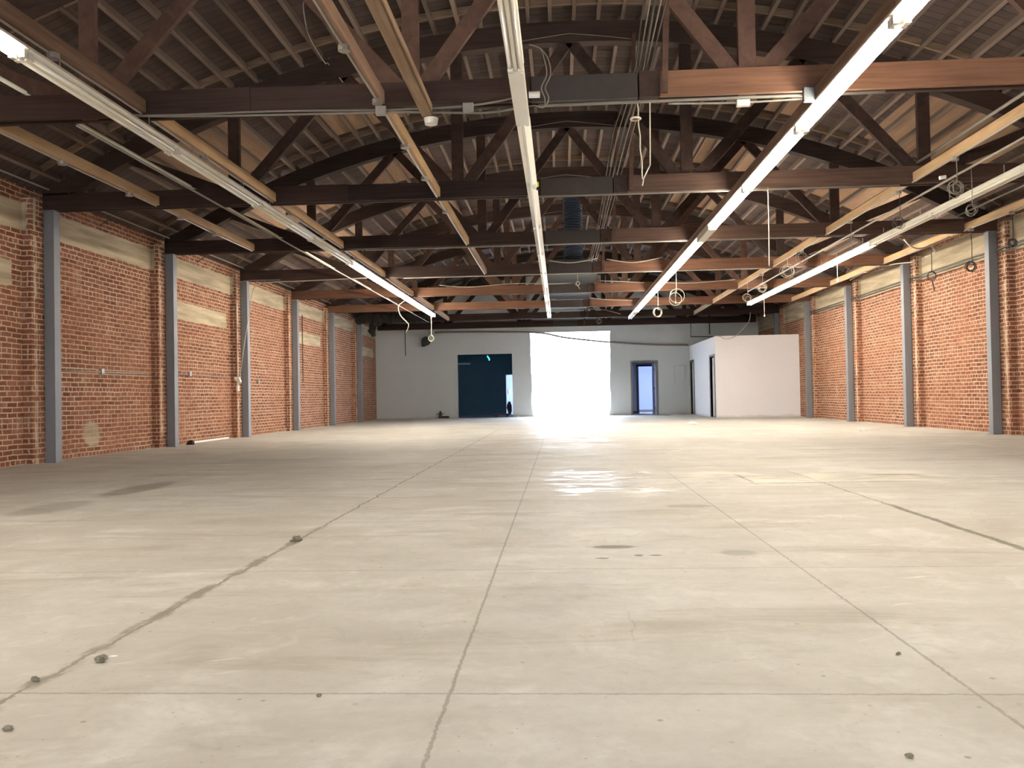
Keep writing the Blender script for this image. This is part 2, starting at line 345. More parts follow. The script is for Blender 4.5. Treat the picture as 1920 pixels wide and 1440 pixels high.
def thing(name, label, cat, loc=(0, 0, 0), group=None):
    o = bpy.data.objects.new(name, None); COL.objects.link(o); o.location = loc; o.empty_display_size = 0.1; WORLD[o.name] = loc
    return tag(o, label, cat, group, 'thing')
def struct(o):
    o['kind'] = 'structure'; return o
def circle(c, r, ax='y', n=20, a0=0.0, turns=1.0, drift=(0, 0, 0)):
    pts = []
    N = int(n * turns)
    for k in range(N + 1):
        a = a0 + 2 * PI * turns * k / N; t = k / N
        if ax == 'y': q = (r * math.cos(a), 0, r * math.sin(a))
        elif ax == 'x': q = (0, r * math.cos(a), r * math.sin(a))
        else: q = (r * math.cos(a), r * math.sin(a), 0)
        pts.append((c[0] + q[0] + drift[0] * t, c[1] + q[1] + drift[1] * t, c[2] + q[2] + drift[2] * t))
    return pts
def smooth_path(pts, n=8):
    P = [Vector(p) for p in pts]; P = [P[0]] + P + [P[-1]]; out = []
    for i in range(1, len(P) - 2):
        for k in range(n):
            t = k / n; a, b, c, d = P[i - 1], P[i], P[i + 1], P[i + 2]
            out.append(0.5 * ((2 * b) + (-a + c) * t + (2 * a - 5 * b + 4 * c - d) * t * t + (-a + 3 * b - 3 * c + d) * t ** 3))
    out.append(P[-2]); return out

# ================================================================== STRUCTURE
struct(MB().box(-9.5, 9.5, YF - 1, YB + 0.18, -0.2, 0).build('floor', M['floor']))
ground = MB().box(-60, 60, YB + 0.18, YB + 90, -0.22, -0.015); ground.build('ground_yard', M['outside']); struct(bpy.data.objects['ground_yard'])
o = MB().box(-60, 60, YF - 60, YF - 1, -0.22, -0.015).build('ground_street', M['outside']); struct(o)

wl = struct(MB().box(XL - 0.35, XL, YF, YB, 0, 4.02).build('wall_left', M['brickL']))
wr = struct(MB().box(XR, XR + 0.35, YF, YB, 0, 4.02).build('wall_right', M['brickR']))
for k in range(-1, 8):
    y = T(k)
    if y > YB: break
    mb = MB().box(XL, XL + 0.125, y - 0.27, y + 0.42, 0, 3.72); mb.build('pilaster', M['brickL'], wl)
    mb = MB().box(XR - 0.125, XR, y - 0.27, y + 0.42, 0, 3.72); mb.build('pilaster', M['brickR'], wr)

ceil = MB().grid_arc(-7.9, 8.35, YF, YB + 0.2, z_deck, lambda x: z_deck(x) + 0.12, 60).build('ceiling', M['deck']); struct(ceil)

# white back wall with the dark doorway, the bay door and the grey door frame
def zt(x): return z_deck(x) + 0.01
wb_ = MB()
def wallpiece(mb, x0, x1, z0, y0=YB, y1=YB + 0.16, top=None, n=8):
    for k in range(n):
        a = x0 + (x1 - x0) * k / n; b = x0 + (x1 - x0) * (k + 1) / n
        i = len(mb.v); za, zb = (zt(a), zt(b)) if top is None else (top, top)
        mb.v += [(a, y0, z0), (b, y0, z0), (b, y0, zb), (a, y0, za), (a, y1, z0), (b, y1, z0), (b, y1, zb), (a, y1, za)]
        mb.f += [(i, i + 1, i + 2, i + 3), (i + 7, i + 6, i + 5, i + 4), (i, i + 4, i + 5, i + 1), (i + 3, i + 2, i + 6, i + 7)]
        if k == 0: mb.f.append((i, i + 3, i + 7, i + 4))
        if k == n - 1: mb.f.append((i + 1, i + 5, i + 6, i + 2))
DX0, DX1, DZ = -4.10, -1.89, 2.55       # dark doorway
BX0, BX1, BZ = -1.16, 2.05, 3.37        # bay door
HX0, HX1, HZ = 2.90, 3.84, 2.08         # framed doorway
wallpiece(wb_, XL, DX0, 0); wallpiece(wb_, DX0, DX1, DZ); wallpiece(wb_, DX1, BX0, 0, n=3); wallpiece(wb_, BX0, BX1, BZ)
wallpiece(wb_, BX1, HX0, 0, n=3); wallpiece(wb_, HX0, HX1, HZ, n=3); wallpiece(wb_, HX1, XR, 0)
wback = struct(wb_.build('wall_back', M['white']))
# ragged plaster edge at both sides of the bay door
for sgn, x0 in ((1, BX0), (-1, BX1)):
    mb = MB(); rnd = random.Random(3 + sgn); n = 26
    for k in range(n + 1):
        z = 3.3 * k / n; w = 0.015 + 0.012 * rnd.random() + 0.10 * max(0, 1 - z / 0.7) ** 2 * 0.9 + (0.03 if 0.9 < z < 1.7 else 0)
        for y in (YB - 0.012, YB + 0.10): mb.v += [(x0 - sgn * 0.05, y, z), (x0 + sgn * w, y, z)]
    for k in range(n):
        a = 4 * k
        mb.f += [(a, a + 1, a + 5, a + 4), (a + 2, a + 6, a + 7, a + 3), (a + 1, a + 3, a + 7, a + 5), (a, a + 4, a + 6, a + 2)]
    mb.build('plaster_edge', M['white'], wback)
mb = MB(); z0, z1 = 1.24, 1.92; x0, x1 = 4.55, 4.97
for a in ((x0, x1, z0, z0 + .03), (x0, x1, z1 - .03, z1), (x0, x0 + .03, z0, z1), (x1 - .03, x1, z0, z1)): mb.box(a[0], a[1], YB - 0.045, YB, a[2], a[3])
mb.box(x0 + .03, x1 - .03, YB - 0.008, YB, z0 + .03, z1 - .03); mb.build('access_panel', M['white'], wback)
# pipe frame on the upper right of the back wall
mb = MB(); mb.tube([(5.25, YB - .03, 3.95), (5.22, YB - .03, 3.07), (7.3, YB - .03, 3.0)], 0.018, 6); mb.tube([(5.97, YB - .03, 3.95), (5.97, YB - .03, 3.15)], 0.02, 6)
tag(mb.build('black_pipe', M['black']), 'thin black pipe frame high on the back wall above the white room', 'pipe', kind='thing')

# grey door frame of door_1 with its leaf
d1 = MB(); f = 0.075
d1.box(HX0 - f, HX0, YB - 0.03, YB + 0.19, 0, HZ); d1.box(HX1, HX1 + f, YB - 0.03, YB + 0.19, 0, HZ); d1.box(HX0 - f, HX1 + f, YB - 0.03, YB + 0.19, HZ, HZ + f)
door1 = struct(d1.build('door_1', M['frame'], bevel=0.005))
lf = MB().box(HX1 - 0.055, HX1 - 0.01, YB + 0.19, YB + 1.02, 0.02, HZ - 0.02).build('door_leaf', M['paleblue'], door1)
for z in (0.28, 1.05, 1.80): MB().box(HX1 - 0.075, HX1 - 0.05, YB + 0.185, YB + 0.215, z - .05, z + .05).build('hinge', M['brass'], door1)

# rooms behind the back wall
mb = MB(); y0, y1 = YB + 0.16, YB + 4.6
mb.box(-5.3, -5.2, y0, y1, 0, 3.1); mb.box(-1.35, -1.25, y0, y1, 0, 3.1); mb.box(-5.3, -1.25, y0, y1, 3.1, 3.2)
mb.box(-5.3, -2.43, y1, y1 + .1, 0, 3.1); mb.box(-2.43, -1.25, y1, y1 + .1, 1.81, 3.1)
struct(mb.build('wall_dark_room', M['blue']))
struct(MB().box(-5.3, -1.25, y0, y1 + 2, -0.012, 0.0).build('floor_dark_room', M['navy']))
mb = MB(); mb.box(-3.2, -1.0, y1 + 1.0, y1 + 1.1, 0, 2.4); mb.box(-3.3, -3.2, y1 + .1, y1 + 1.1, 0, 2.4); mb.box(-3.3, -1.0, y1 + .108, y1 + 1.1, 2.4, 2.5)  # passage and its thin roof gap added to bring daylight behind the doorway
struct(mb.build('wall_passage', M['paleblue']))
mb = MB(); mb.box(-2.46, -2.43, y1 - .03, y1 + .12, 0, 1.84); mb.box(-2.46, -1.35, y1 - .03, y1 + .12, 1.81, 1.84)
struct(mb.build('trim_1', M['paleblue']))
# hall behind the framed doorway
mb = MB(); hx0, hx1 = 2.2, 4.6; hy = YB + 2.3
mb.box(hx0 - .1, hx0, YB + .16, hy, 0, 2.5); mb.box(hx1, hx1 + .1, YB + .16, hy, 0, 2.5); mb.box(hx0 - .1, hx1 + .1, YB + .16, hy, 2.5, 2.6)
mb.box(hx0 - .1, 3.32, hy, hy + .1, 0, 2.5); mb.box(4.22, hx1 + .1, hy, hy + .1, 0, 2.5); mb.box(3.32, 4.22, hy, hy + .1, 2.03, 2.5)
struct(mb.build('wall_hall', M['violet']))
mb = MB(); mb.box(3.25, 3.35, hy - .03, hy + .13, 0, 2.03); mb.box(4.20, 4.28, hy - .03, hy + .13, 0, 2.03); mb.box(3.25, 4.28, hy - .03, hy + .13, 2.0, 2.08)
mb.box(hx0, 3.25, hy - .02, hy, 0, .11)
struct(mb.build('trim_2', M['navy']))
mb = MB(); mb.box(2.4, 2.5, hy + .1, hy + 2.6, 0, 2.6); mb.box(5.4, 5.5, hy + .1, hy + 2.6, 0, 2.6); mb.box(2.4, 5.5, hy + 2.6, hy + 2.7, 0, 2.6); mb.box(2.4, 5.5, hy + .1, hy + 2.575, 2.6, 2.7)  # roof stops short of the far wall; gap added to let sky light in
struct(mb.build('wall_far_hall', M['violet']))
struct(MB().box(2.4, 5.5, hy + 2.57, hy + 2.6, 0, .12).build('trim_3', M['frame']))
struct(MB().box(2.2, 5.5, YB + .16, hy + 2.7, -.012, 0).build('floor_hall', M['outside']))

# white room built in the corner
RX, RY, RH = 5.17, 28.5, 2.70
mb = MB()
mb.box(RX, XR - 0.005, RY, RY + 0.12, 0, RH)
da, db = RY + 0.28, RY + 1.12; dc, dd = YB - 1.05, YB - 0.22; dh = 2.05
mb.box(RX, RX + .12, RY + .12, da, 0, RH); mb.box(RX, RX + .12, da, db, dh, RH); mb.box(RX, RX + .12, db, dc, 0, RH); mb.box(RX, RX + .12, dc, dd, dh, RH); mb.box(RX, RX + .12, dd, YB, 0, RH)
mb.box(RX + .12, XR, RY + .12, YB, RH - .1, RH - .005)
struct(mb.build('wall_white_room', M['room']))
for i, (a, b) in enumerate(((da, db), (dc, dd))):
    mb = MB(); g = 0.07
    mb.box(RX - .025, RX + .14, a - g, a, 0, dh); mb.box(RX - .025, RX + .14, b, b + g, 0, dh); mb.box(RX - .025, RX + .14, a - g, b + g, dh, dh + g)
    d = struct(mb.build('door_%d' % (i + 2), M['frame'] if i == 1 else M['col'], bevel=.004))
    if i == 0:
        mb = MB().beam((RX + .09, b - .01, 1.02), (RX + .20, a + .10, 1.02), 0.045, 2.0)
        lf = mb.build('door_leaf', M['room'], d); MB().tube([(RX + .17, a + .16, 1.0), (RX + .10, a + .155, 1.0)], .028, 10).build('handle', M['brass'], lf)
    else:
        lf = MB().box(RX + .05, RX + .09, a + .01, b - .01, 0.02, dh - .01).build('door_leaf', M['white'], d)
        for z in (.28, 1.05, 1.8): MB().box(RX + .03, RX + .055, a + .01, a + .05, z - .05, z + .05).build('hinge', M['brass'], d)

# wall behind the camera; unseen street doorway added to let daylight in
mb = MB(); yy = YF
for a, b, z in ((XL, -1.6, 0), (-1.6, 1.6, 2.6), (1.6, XR, 0)): wallpiece(mb, a, b, z, YF, YF + .2)
struct(mb.build('wall_front', M['white']))

# ================================================================== STEEL COLUMNS
def column(x0, k, side, last):
    y = T(k); x1 = x0 + CS
    w = {1: 'nearest', 2: 'second', 3: 'third', 4: 'fourth', 5: 'fifth', 6: 'sixth', 7: 'seventh'}[k]
    c = thing('steel_column', 'grey square steel column on the %s under the %s truss' % (side, ORD[k]), 'column', (x0 + CS / 2, y + CS / 2, 0), 'steel columns along the brick walls')
    MB().box(x0, x1, y, y + CS, 0.012, CH - .012).build('shaft', M['col'], c, bevel=.006)
    MB().box(x0 - .01 if side == LS else x0 - .01, x1 + .01, y - .01, y + CS + .03, 0, .012).build('base_plate', M['col'], c)
    MB().box(x0 - .01, x1 + .01, y - .02, y + CS + .03, CH - .012, CH).build('cap_plate', M['col'], c)
for k in range(1, 8):
    column(CLX - CS, k, LS, 0); column(CRX, k, RS, 0)

# ================================================================== TRUSSES
BN = (XC - 4.75, XC - 1.58, XC + 1.58, XC + 4.75); TN = (XC - 6.25, XC - 3.17, XC, XC + 3.17, XC + 6.25)
ZB0, ZB1 = CH, CH + 0.235
for k in range(1, 9):
    y = T(k) + CS / 2 + 0.01
    if k == 8: y = YB - 0.14
    t = thing('roof_truss', ('bowstring timber roof truss against the white back wall' if k == 8 else 'timber bowstring roof truss, %s from the camera' % ORD[k]), 'truss', (XC, y, ZB0), 'bowstring roof trusses')
    warm = k in (1, 4, 5, 6)
    xa, xb = XL + .13, XR - .13
    xs = 0.98
    back = MB().box(xa, xb, y + 0.035, y + 0.085, ZB0, ZB1); back.build('rear_chord_plank', M['chord'], t)
    if k >= 5:
        MB().box(xa, -.22, y - 0.085, y - 0.035, ZB0, ZB1).build('front_chord_plank', M['red'] if k < 7 else M['chord'], t)
    else:
        MB().box(xa, -2.9, y - 0.085, y - 0.035, ZB0, ZB1).build('front_chord_plank', M['chord'], t)
        MB().box(-2.895, -.22, y - 0.085, y - 0.035, ZB0, ZB1 - .01).build('front_chord_plank', M['chord'], t)
    MB().box(xs, xb, y - 0.085, y - 0.035, ZB0, ZB1).build('front_chord_plank', M['red'] if k in (1, 4, 5, 6) else M['brown'] if k < 7 else M['chord'], t)
    pl = MB().box(-.215, .775, y - .10, y - .035, ZB0 - .01, ZB1 - .01).build('splice_plate', M['plate'], t, bevel=.004)
    if k <= 4:
        for (bx, bz) in ((-.14, .17), (.00, .15), (-.10, .06), (.14, .175), (.19, .07), (.33, .065), (.47, .175), (.62, .185), (.42, .07), (.55, .07), (.70, .09), (-.02, .065)):
            MB().tube([(bx, y - .125, ZB0 + bz), (bx, y - .098, ZB0 + bz)], .019, 6).build('bolt', M['bolt'], pl)
    MB().box(.79, .975, y - .10, y + .03, ZB0 - .005, ZB1).build('end_block', M['web'], t)
    MB().beam((1.02, y - .115, ZB0 + .02), (1.10, y - .115, z_under(1.1) + .1), .03, .055, (1, 0, 0)).build('hanger_post', M['redweb'], t)
    MB().grid_arc(xa, xb, y - .085, y + .085, lambda x: max(z_under(x), ZB1 - .02), lambda x: max(z_joist(x) - .004, ZB1 + .05), 48).build('top_chord', M['arcw'], t)
    nb = (ZB1 + ZB0) / 2 + .02
    wm = M['redweb'] if k in (1, 5, 6) else M['web']
    for j, bx in enumerate(BN):
        MB().beam((bx, y, ZB0 + .01), (bx, y, z_under(bx) + .02), .16, .066, (0, 1, 0)).build('web_post', wm, t)
        for tx in (TN[j], TN[j + 1]):
            a = Vector((bx + (.10 if tx > bx else -.10), y, nb + .03)); b = Vector((tx, y, z_under(tx) + .05))
            MB().beam(tuple(a), tuple(b), .15, .062, (0, 1, 0)).build('web_diagonal', wm, t)
    # thin tie along the underside of the arch and the blocking strips either side
    pts = [(x, y - .10, z_under(x) + .02 + .085 * max(0, 1 - abs(x - XC) / .85)) for x in [XC - .85 + 1.7 * q / 20 for q in range(21)]]
    MB().tube(pts, .006, 5).build('tie_wire', M['cable'], t)
    if k < 8:
        for dy in (-.50, .55):
            MB().grid_arc(xa + .1, xb - .1, y + dy - .02, y + dy + .02, lambda x: z_joist(x) + .03, lambda x: z_joist(x) + .125, 40).build('blocking_strip', M['bracing'], t)
    else:
        MB().box(xa, xb, y - .03, y + .03, ZB0 + .02, ZB1 - .02)

# ================================================================== ROOF JOISTS
NJ = 23; SP = 0.318
jy0, jy1 = -1.79, 1.79
jm = MB().box(-.025, .025, jy0, jy1, 0, .128)
first = None
for k in range(1, 7):
    ym = T(k) + 3.75 / 2 + CS / 2 + 0.01
    for i in range(-NJ, NJ + 1):
        x = XC + 0.07 + SP * i + random.uniform(-.02, .02)
        if x < XL + .2 or x > XR - .2: continue
        if first is None:
            first = jm.build('roof_joist', M['joist']); j = first
        else:
            j = first.copy(); COL.objects.link(j)
        j.location = (x, ym, z_joist(x) + 0.001); j.rotation_euler = (0, math.asin((x - XC) / RAD), random.uniform(-.004, .004))
        w = 'the joist at the ridge' if i == 0 else '%s roof joist from the ridge toward the %s' % (ORD[abs(i)], LS if i < 0 else RS)
        if i == 0: w = 'brown ridge joist'
        tag(j, '%s, between the %s and %s trusses' % (w, ORD[k], ORD[k + 1]), 'joist', 'roof joists between trusses', 'thing')

# plywood patches let into the deck
def ply(x0, x1, y0, y1, label):
    mb = MB().grid_arc(x0, x1, y0, y1, lambda x: z_deck(x) - .022, lambda x: z_deck(x) - .002, 6)
    tag(mb.build('plywood_panel', M['ply']), label, 'plywood', 'plywood panels under the roof deck', 'thing')
for k in (2, 3, 4):
    for s_, xa_, xb_ in ((LS, -3.95, -2.55), (RS, 2.95, 4.3)):
        ply(xa_, xb_, T(k) + .75, T(k + 1) - .6, 'tan plywood panel halfway up the roof on the %s, past the %s truss' % (s_, ORD[k]))
    for s_, xa_, xb_ in ((LS, -6.3, -4.9), (RS, 5.3, 6.9)):
        ply(xa_, xb_, T(k) + .7, T(k + 1) - .55, 'tan plywood panel low on the roof by the %s wall, past the %s truss' % (s_, ORD[k]))

# ================================================================== BATTENS WITH CONDUIT
GB = 'wooden battens carrying conduit between trusses'
def batten(x, k, mat, desc, w=.045, z0=3.60, z1=3.725, boxes=(), y0=None, y1=None, conduit=True):
    a = T(k) + .185 if y0 is None else y0; b = T(k + 1) - .015 if y1 is None else y1
    t = thing('wooden_batten', desc, 'batten', (x, (a + b) / 2, z0), GB)
    MB().box(x - w / 2, x + w / 2, a, b, z0, z1).build('board', M[mat], t, bevel=.004)
    if conduit: MB().tube([(x - w / 2 - .004, a, z0 - .004), (x - w / 2 - .004, (a + b) / 2, z0 - .014), (x - w / 2 - .004, b, z0 - .004)], .011, 8).build('conduit', M['conduit'], t)
    for by in boxes:
        MB().tube([(x - .02, by, z0 - .045), (x - .02, by, z0 - .002)], .05, 8).build('junction_box', M['conduit'], t)
batten(-3.93, -1, 'oldbatten', 'brown batten above the added lit strip lights behind the nearest one')
for k in range(0, 7):
    bx = {0: (6.5,), 1: (9.36,), 2: (12.38, 14.3), 3: (16.5,), 4: (), 5: (), 6: ()}[k]
    batten(-3.93, k, 'oldbatten' if k == 0 else 'batten', '%s batten above the part-lit strip lights on the %s, behind the %s truss' % ('brown' if k == 0 else 'yellow pine', LS, ORD[k]) if k else 'brown batten above the strip lights on the %s, before the first truss' % LS, boxes=bx)
for k in (1, 2):
    batten(-5.60, k, 'batten', 'pine batten nearest the %s brick wall, between the %s and %s trusses' % (LS, ORD[k], ORD[k + 1]), boxes={1: (9.4, 10.92), 2: (12.43, 13.7)}[k])
for k in (0, 1, 2, 3):
    batten(-1.62, k, 'batten' if k in (1, 2) else 'oldbatten', ('old batten left of the middle light row before the first truss' if k == 0 else 'pine batten beside the middle light row on the %s, behind the %s truss' % (LS, ORD[k])).replace('left of', 'beside'), boxes={0: (6.58, 7.8), 1: (9.22, 10.6), 2: (12.54,), 3: ()}[k])
for k in range(1, 7):
    batten(4.80, k, 'batten', 'pine batten hung with cords between the two lit rows, behind the %s truss' % ORD[k], boxes={1: (10.48,), 2: (12.2, 14.2), 3: (17.0,), 4: (20.3,), 5: (), 6: ()}[k])
for k in range(2, 6):
    batten(7.20, k, 'batten', 'pine batten against the %s brick wall, behind the %s truss' % (RS, ORD[k]), boxes={2: (13.85, 15.2), 3: (16.8,), 4: (20.3,), 5: ()}[k])
batten(-1.19, 0, 'tan', 'weathered board ending in a white porcelain socket under the first truss', w=.095, z0=3.45, z1=3.575, y0=3.6, y1=7.90, conduit=False)
mb = MB().tube([(-1.16, 7.93, 3.39), (-1.16, 7.93, 3.445)], [.06, .07], 14); tag(mb.build('porcelain_socket', M['porc'], smooth=False), 'white porcelain lamp socket at the end of the weathered board', 'socket', kind='thing')
# broad board over the brightest light row
for i, (a, b) in enumerate(((1.0, 6.0), (6.02, 11.0), (11.02, 16.0), (16.02, 21.0), (21.02, 27.5))):
    mb = MB().box(2.36, 2.54, a, b, 3.478, CH - .004)
    tag(mb.build('mounting_board', M['oldbatten'], bevel=.006), '%s length of the broad brown board above the brightest light row, counting from the camera' % ORD[i + 1], 'board', 'broad boards over the brightest light row', 'thing')

# ================================================================== STRIP LIGHTS
def fixture(x, y0, L, lit, label, group, z=3.40, tubes=True, cover=False, hang=None, tilt=0.0):
    t = thing('strip_light', label, 'light', (x, y0 + L / 2, z), group)
    h = MB(); w = .062
    # folded channel with sloping shoulders
    prof = ((-w, .075), (w, .075), (w + .006, .05), (.018, .004), (.012, -.012), (-.012, -.012), (-.018, .004), (-w - .006, .05))
    if cover: prof = ((-w, .075), (w, .075), (w, -.03), (-w, -.03))
    i0 = 0
    for yy in (y0 + .004, y0 + L - .004): h.v += [(x + a, yy, z + b) for a, b in prof]
    n = len(prof); h.f += [tuple(range(n)), tuple(reversed(range(n, 2 * n)))] + [(j, (j + 1) % n, n + (j + 1) % n, n + j) for j in range(n)]
    h.build('housing', M['whitep'], t)
    if tubes:
        for sx in (-.042, .042):
            MB().tube([(x + sx, y0 + .06, z - .002), (x + sx, y0 + L - .06, z - .002)], .019, 8).build('tube', M['tubeon'] if lit else M['tubeoff'], t, smooth=True)
            for ye in (y0 + .01, y0 + L - .055): MB().box(x + sx - .02, x + sx + .02, ye, ye + .045, z - .028, z + .03).build('socket', M['socket'], t)
    elif not cover:
        for sx in (-.042, .042):
            for ye in (y0 + .01, y0 + L - .055): MB().box(x + sx - .016, x + sx + .016, ye, ye + .045, z - .02, z + .03).build('socket', M['socket'], t)
    hz = CH if hang is None else hang
    for f_ in (.2, .8):
        yy = y0 + L * f_; MB().tube([(x, yy, z + .07), (x, yy, hz + .03)], .006, 6).build('hanger', M['conduit'], t)
    return t
GL = 'strip lights in the row on the ' + LS
fixture(-3.93, 3.60, 2.46, True, 'lit strip light nearest the camera above the %s' % LS, GL, hang=3.6)
for i in range(2): fixture(-3.93, 1.12 - 2.47 * i, 2.47, True, 'unseen lit strip light added above the %s, %s behind the one nearest the camera' % (LS, ORD[i + 1]), GL, hang=3.6)  # out-of-view lamps added to brighten the near floor
for i in range(4): fixture(-3.93, 6.06 + 2.47 * i, 2.47, False, '%s unlit strip light from the camera in the row on the %s' % (ORD[i + 1], LS), GL, hang=3.6)
for i in range(4): fixture(-3.93, 15.97 + 2.68 * i, 2.68, True, 'lit strip light in the far run on the %s, %s from its near end' % (LS, ORD[i + 1]), GL, hang=3.6)
G2 = 'strip lights in the brightest row'
for i, (a, L, lit) in enumerate(((1.2, 2.45, 1), (3.65, 2.45, 1), (6.1, 2.45, 1), (8.55, 2.45, 1), (11.0, 2.5, 1), (14.55, 2.4, 1), (16.95, 2.4, 1), (19.35, 2.4, 1), (21.8, 2.4, 1), (24.25, 2.45, 1), (26.75, 2.4, 0))):
    fixture(2.43, a, L, bool(lit), '%s strip light of the brightest row, %s from the camera' % ('lit' if lit else 'unlit', ORD[i + 1]), G2, hang=3.478)
fixture(2.43, 13.5, 1.05, False, 'blank white cover joining lit strip lights in the brightest row', G2, cover=True, tubes=False, hang=3.478)
G3 = 'strip lights in the middle row'
fixture(-.30, 1.75, 2.45, False, 'unlit two-tube strip light in the middle row nearest the camera', G3)
fixture(-.30, 4.2, 2.5, False, 'unlit two-tube strip light joined to the blank cover in the middle row', G3)
fixture(-.30, 6.7, 1.3, False, 'blank cream cover box in the middle light row below the first truss', G3, cover=True, tubes=False)
for i in range(8): fixture(-.30, 8.0 + 2.5 * i, 2.5, False, 'empty white strip light housing in the middle row, %s beyond the blank cover' % ORD[i + 1], G3, tubes=(i > 4))
G4 = 'strip lights in the row on the ' + RS
for i in range(3): fixture(5.62, 8.0 + 2.5 * i, 2.5, False, 'unlit strip light in the row by the %s, %s from the camera' % (RS, ORD[i + 1]), G4, z=3.41)
for i in range(4): fixture(5.62, 15.5 + 2.5 * i, 2.5, True, 'lit strip light in the row by the %s, %s of the lit ones' % (RS, ORD[i + 1]), G4, z=3.41)

# ================================================================== CONDUITS AND CABLES
def pipe(name, pts, r, mat, label, cat, smooth=True, path=True, n=8, group=None):
    mb = MB().tube(smooth_path(pts) if path and len(pts) > 2 else pts, r, n)
    return tag(mb.build(name, M[mat], smooth=smooth), label, cat, group, 'thing')
t1 = T(1) - .06
pipe('conduit', [(-.15, t1, 3.515), (1.9, t1, 3.52), (3.0, t1, 3.525)][:3], .016, 'conduit', 'bright conduit along the underside of the first truss by the splice plate', 'conduit', path=False)
pipe('cable', [(-4.2, t1 - .02, 3.57), (-3.6, t1 - .03, 3.545), (-2.6, t1, 3.555), (-1.62, t1, 3.53), (-.8, t1, 3.54), (-.36, t1, 3.60)], .011, 'cable', 'upper grey cable slung along the first truss toward the middle light row', 'cable')
pipe('cable', [(-4.0, t1 - .03, 3.55), (-3.2, t1 - .02, 3.525), (-1.62, t1 - .02, 3.50), (-1.16, t1, 3.49), (-.6, t1, 3.47), (-.25, t1, 3.52)], .011, 'cable', 'lower grey cable sagging along the first truss toward the middle light row', 'cable')
for xb, lb in ((-1.62, 'steel junction box where the pine batten meets the first truss'), (-.80, 'steel junction box on the cables beside the middle light row')):
    tag(MB().box(xb - .05, xb + .05, t1 - .05, t1, 3.47, 3.555).build('junction_box', M['conduit'], bevel=.006), lb, 'box', kind='thing')
tag(MB().box(1.66, 1.78, t1 - .05, t1, 3.43, 3.49).build('junction_box', M['porc'], bevel=.006), 'white junction box on the conduit below the reddish beam', 'box', kind='thing')
pipe('conduit', [(1.05, t1, 3.49), (1.7, t1, 3.475), (2.3, t1, 3.49)], .010, 'conduit', 'thin conduit running through the white junction box below the first truss', 'conduit')
tag(MB().box(2.26, 2.36, t1 - .05, t1, 3.45, 3.58).build('junction_box', M['grille'], bevel=.006), 'grey junction box beside the broad board of the brightest row', 'box', kind='thing')
for k in (2, 3, 4):
    yk = T(k) - .03
    pipe('conduit', [(-.4 if k == 2 else -3.5, yk, 3.55), (4.6, yk, 3.56)], .012, 'conduit', 'straight conduit under the %s truss' % ORD[k], 'conduit', path=False)
# pipes running down the building
pipe('conduit', [(-4.66, T(1) + .1, 3.545), (-4.66, T(7), 3.545)], .014, 'conduit', 'long thin conduit down the hall beside the strip lights on the ' + LS, 'conduit', path=False)
pipe('conduit', [(-5.15, T(1) - 1.0, 3.87), (-5.2, T(7), 3.87)], .022, 'whitep', 'white pipe resting on the trusses along the ' + LS, 'pipe', path=False)
pipe('conduit', [(-7.2, T(1), 3.88), (-7.2, T(6), 3.88)], .014, 'conduit', 'conduit along the top of the brick wall on the ' + LS, 'conduit', path=False)
pipe('conduit', [(4.85, 6.0, 3.86), (4.85, T(2), 3.86)], .020, 'conduit', 'conduit resting on the first truss between the lit rows', 'conduit', path=False)
pipe('conduit', [(5.02, 7.0, 3.50), (5.05, T(5), 3.50)], .016, 'conduit', 'long conduit hung beside the row of lights on the ' + RS, 'conduit', path=False)
pipe('conduit', [(7.0, 10.0, 3.86), (7.05, T(3), 3.86)], .016, 'conduit', 'conduit resting on the second truss near the brick wall of the ' + RS, 'conduit', path=False)
for i in range(5):
    pipe('conduit', [(.66 + .055 * i, 4.5, 3.95 + .05 * (i % 3) + .2 * (i == 0)), (.76 + .035 * i, T(1), 3.86 + .02 * (i % 2)), (.70 + .05 * i, T(2) - 1.4, 3.98 - .03 * i), (.74 + .04 * i, T(3), 3.86 + .03 * (i % 2)), (.70 + .05 * i, T(4) + 1.8, 3.90 + .03 * (i % 3)), (.74 + .04 * i, T(7), 3.86)], .012 if i == 2 else .007, 'cable' if i % 2 else 'darkpipe', '%s pipe of the bundle laid over the trusses near the splice plates' % ORD[i + 1], 'conduit', path=False, group='pipe bundle over the trusses')
for dz, r_ in ((3.26, .02), (3.20, .013)):
    pipe('wall_pipe', [(XR - .15, T(2) - 2, dz), (XR - .15, T(6), dz - .02)], r_, 'darkpipe', '%s dark pipe along the concrete band of the brick wall' % ('upper' if dz > 3.23 else 'thinner lower'), 'pipe', path=False)
xw = XL + .14
pipe('wall_conduit', [(XL + .015, 11.95, 1.325), (XL + .015, 15.1, 1.345)], .012, 'conduit', 'conduit along the brick wall between the first two visible columns of the ' + LS, 'conduit', path=False)
pipe('wall_conduit', [(XL + .015, 16.0, 1.37), (XL + .015, 18.85, 1.365)], .010, 'conduit', 'conduit along the brick wall running to the tilted white box', 'conduit', path=False)
for by, bz, lb in ((13.42, 1.345, 'small outlet box on the wall conduit beside the second truss bay'), (16.7, 1.39, 'small outlet box on the conduit that feeds the tilted white box'), (20.6, 1.30, 'small outlet box alone in the brick bay beyond the tilted white box')):
    tag(MB().box(XL, XL + .05, by - .045, by + .045, bz - .05, bz + .05).build('outlet_box', M['conduit'], bevel=.006), lb, 'box', kind='thing')
t = thing('switch_box', 'tilted white electrical box on the third brick pilaster', 'box', (xw, 18.93, 1.30))
mb = MB().beam((xw + .01, 18.88, 1.36), (xw + .01, 18.99, 1.26), .05, .12, (1, 0, 0)); mb.build('box_body', M['porc'], t)
MB().box(xw - .01, xw + .035, 18.90, 18.96, 1.06, 1.18).build('lower_outlet', M['porc'], t)
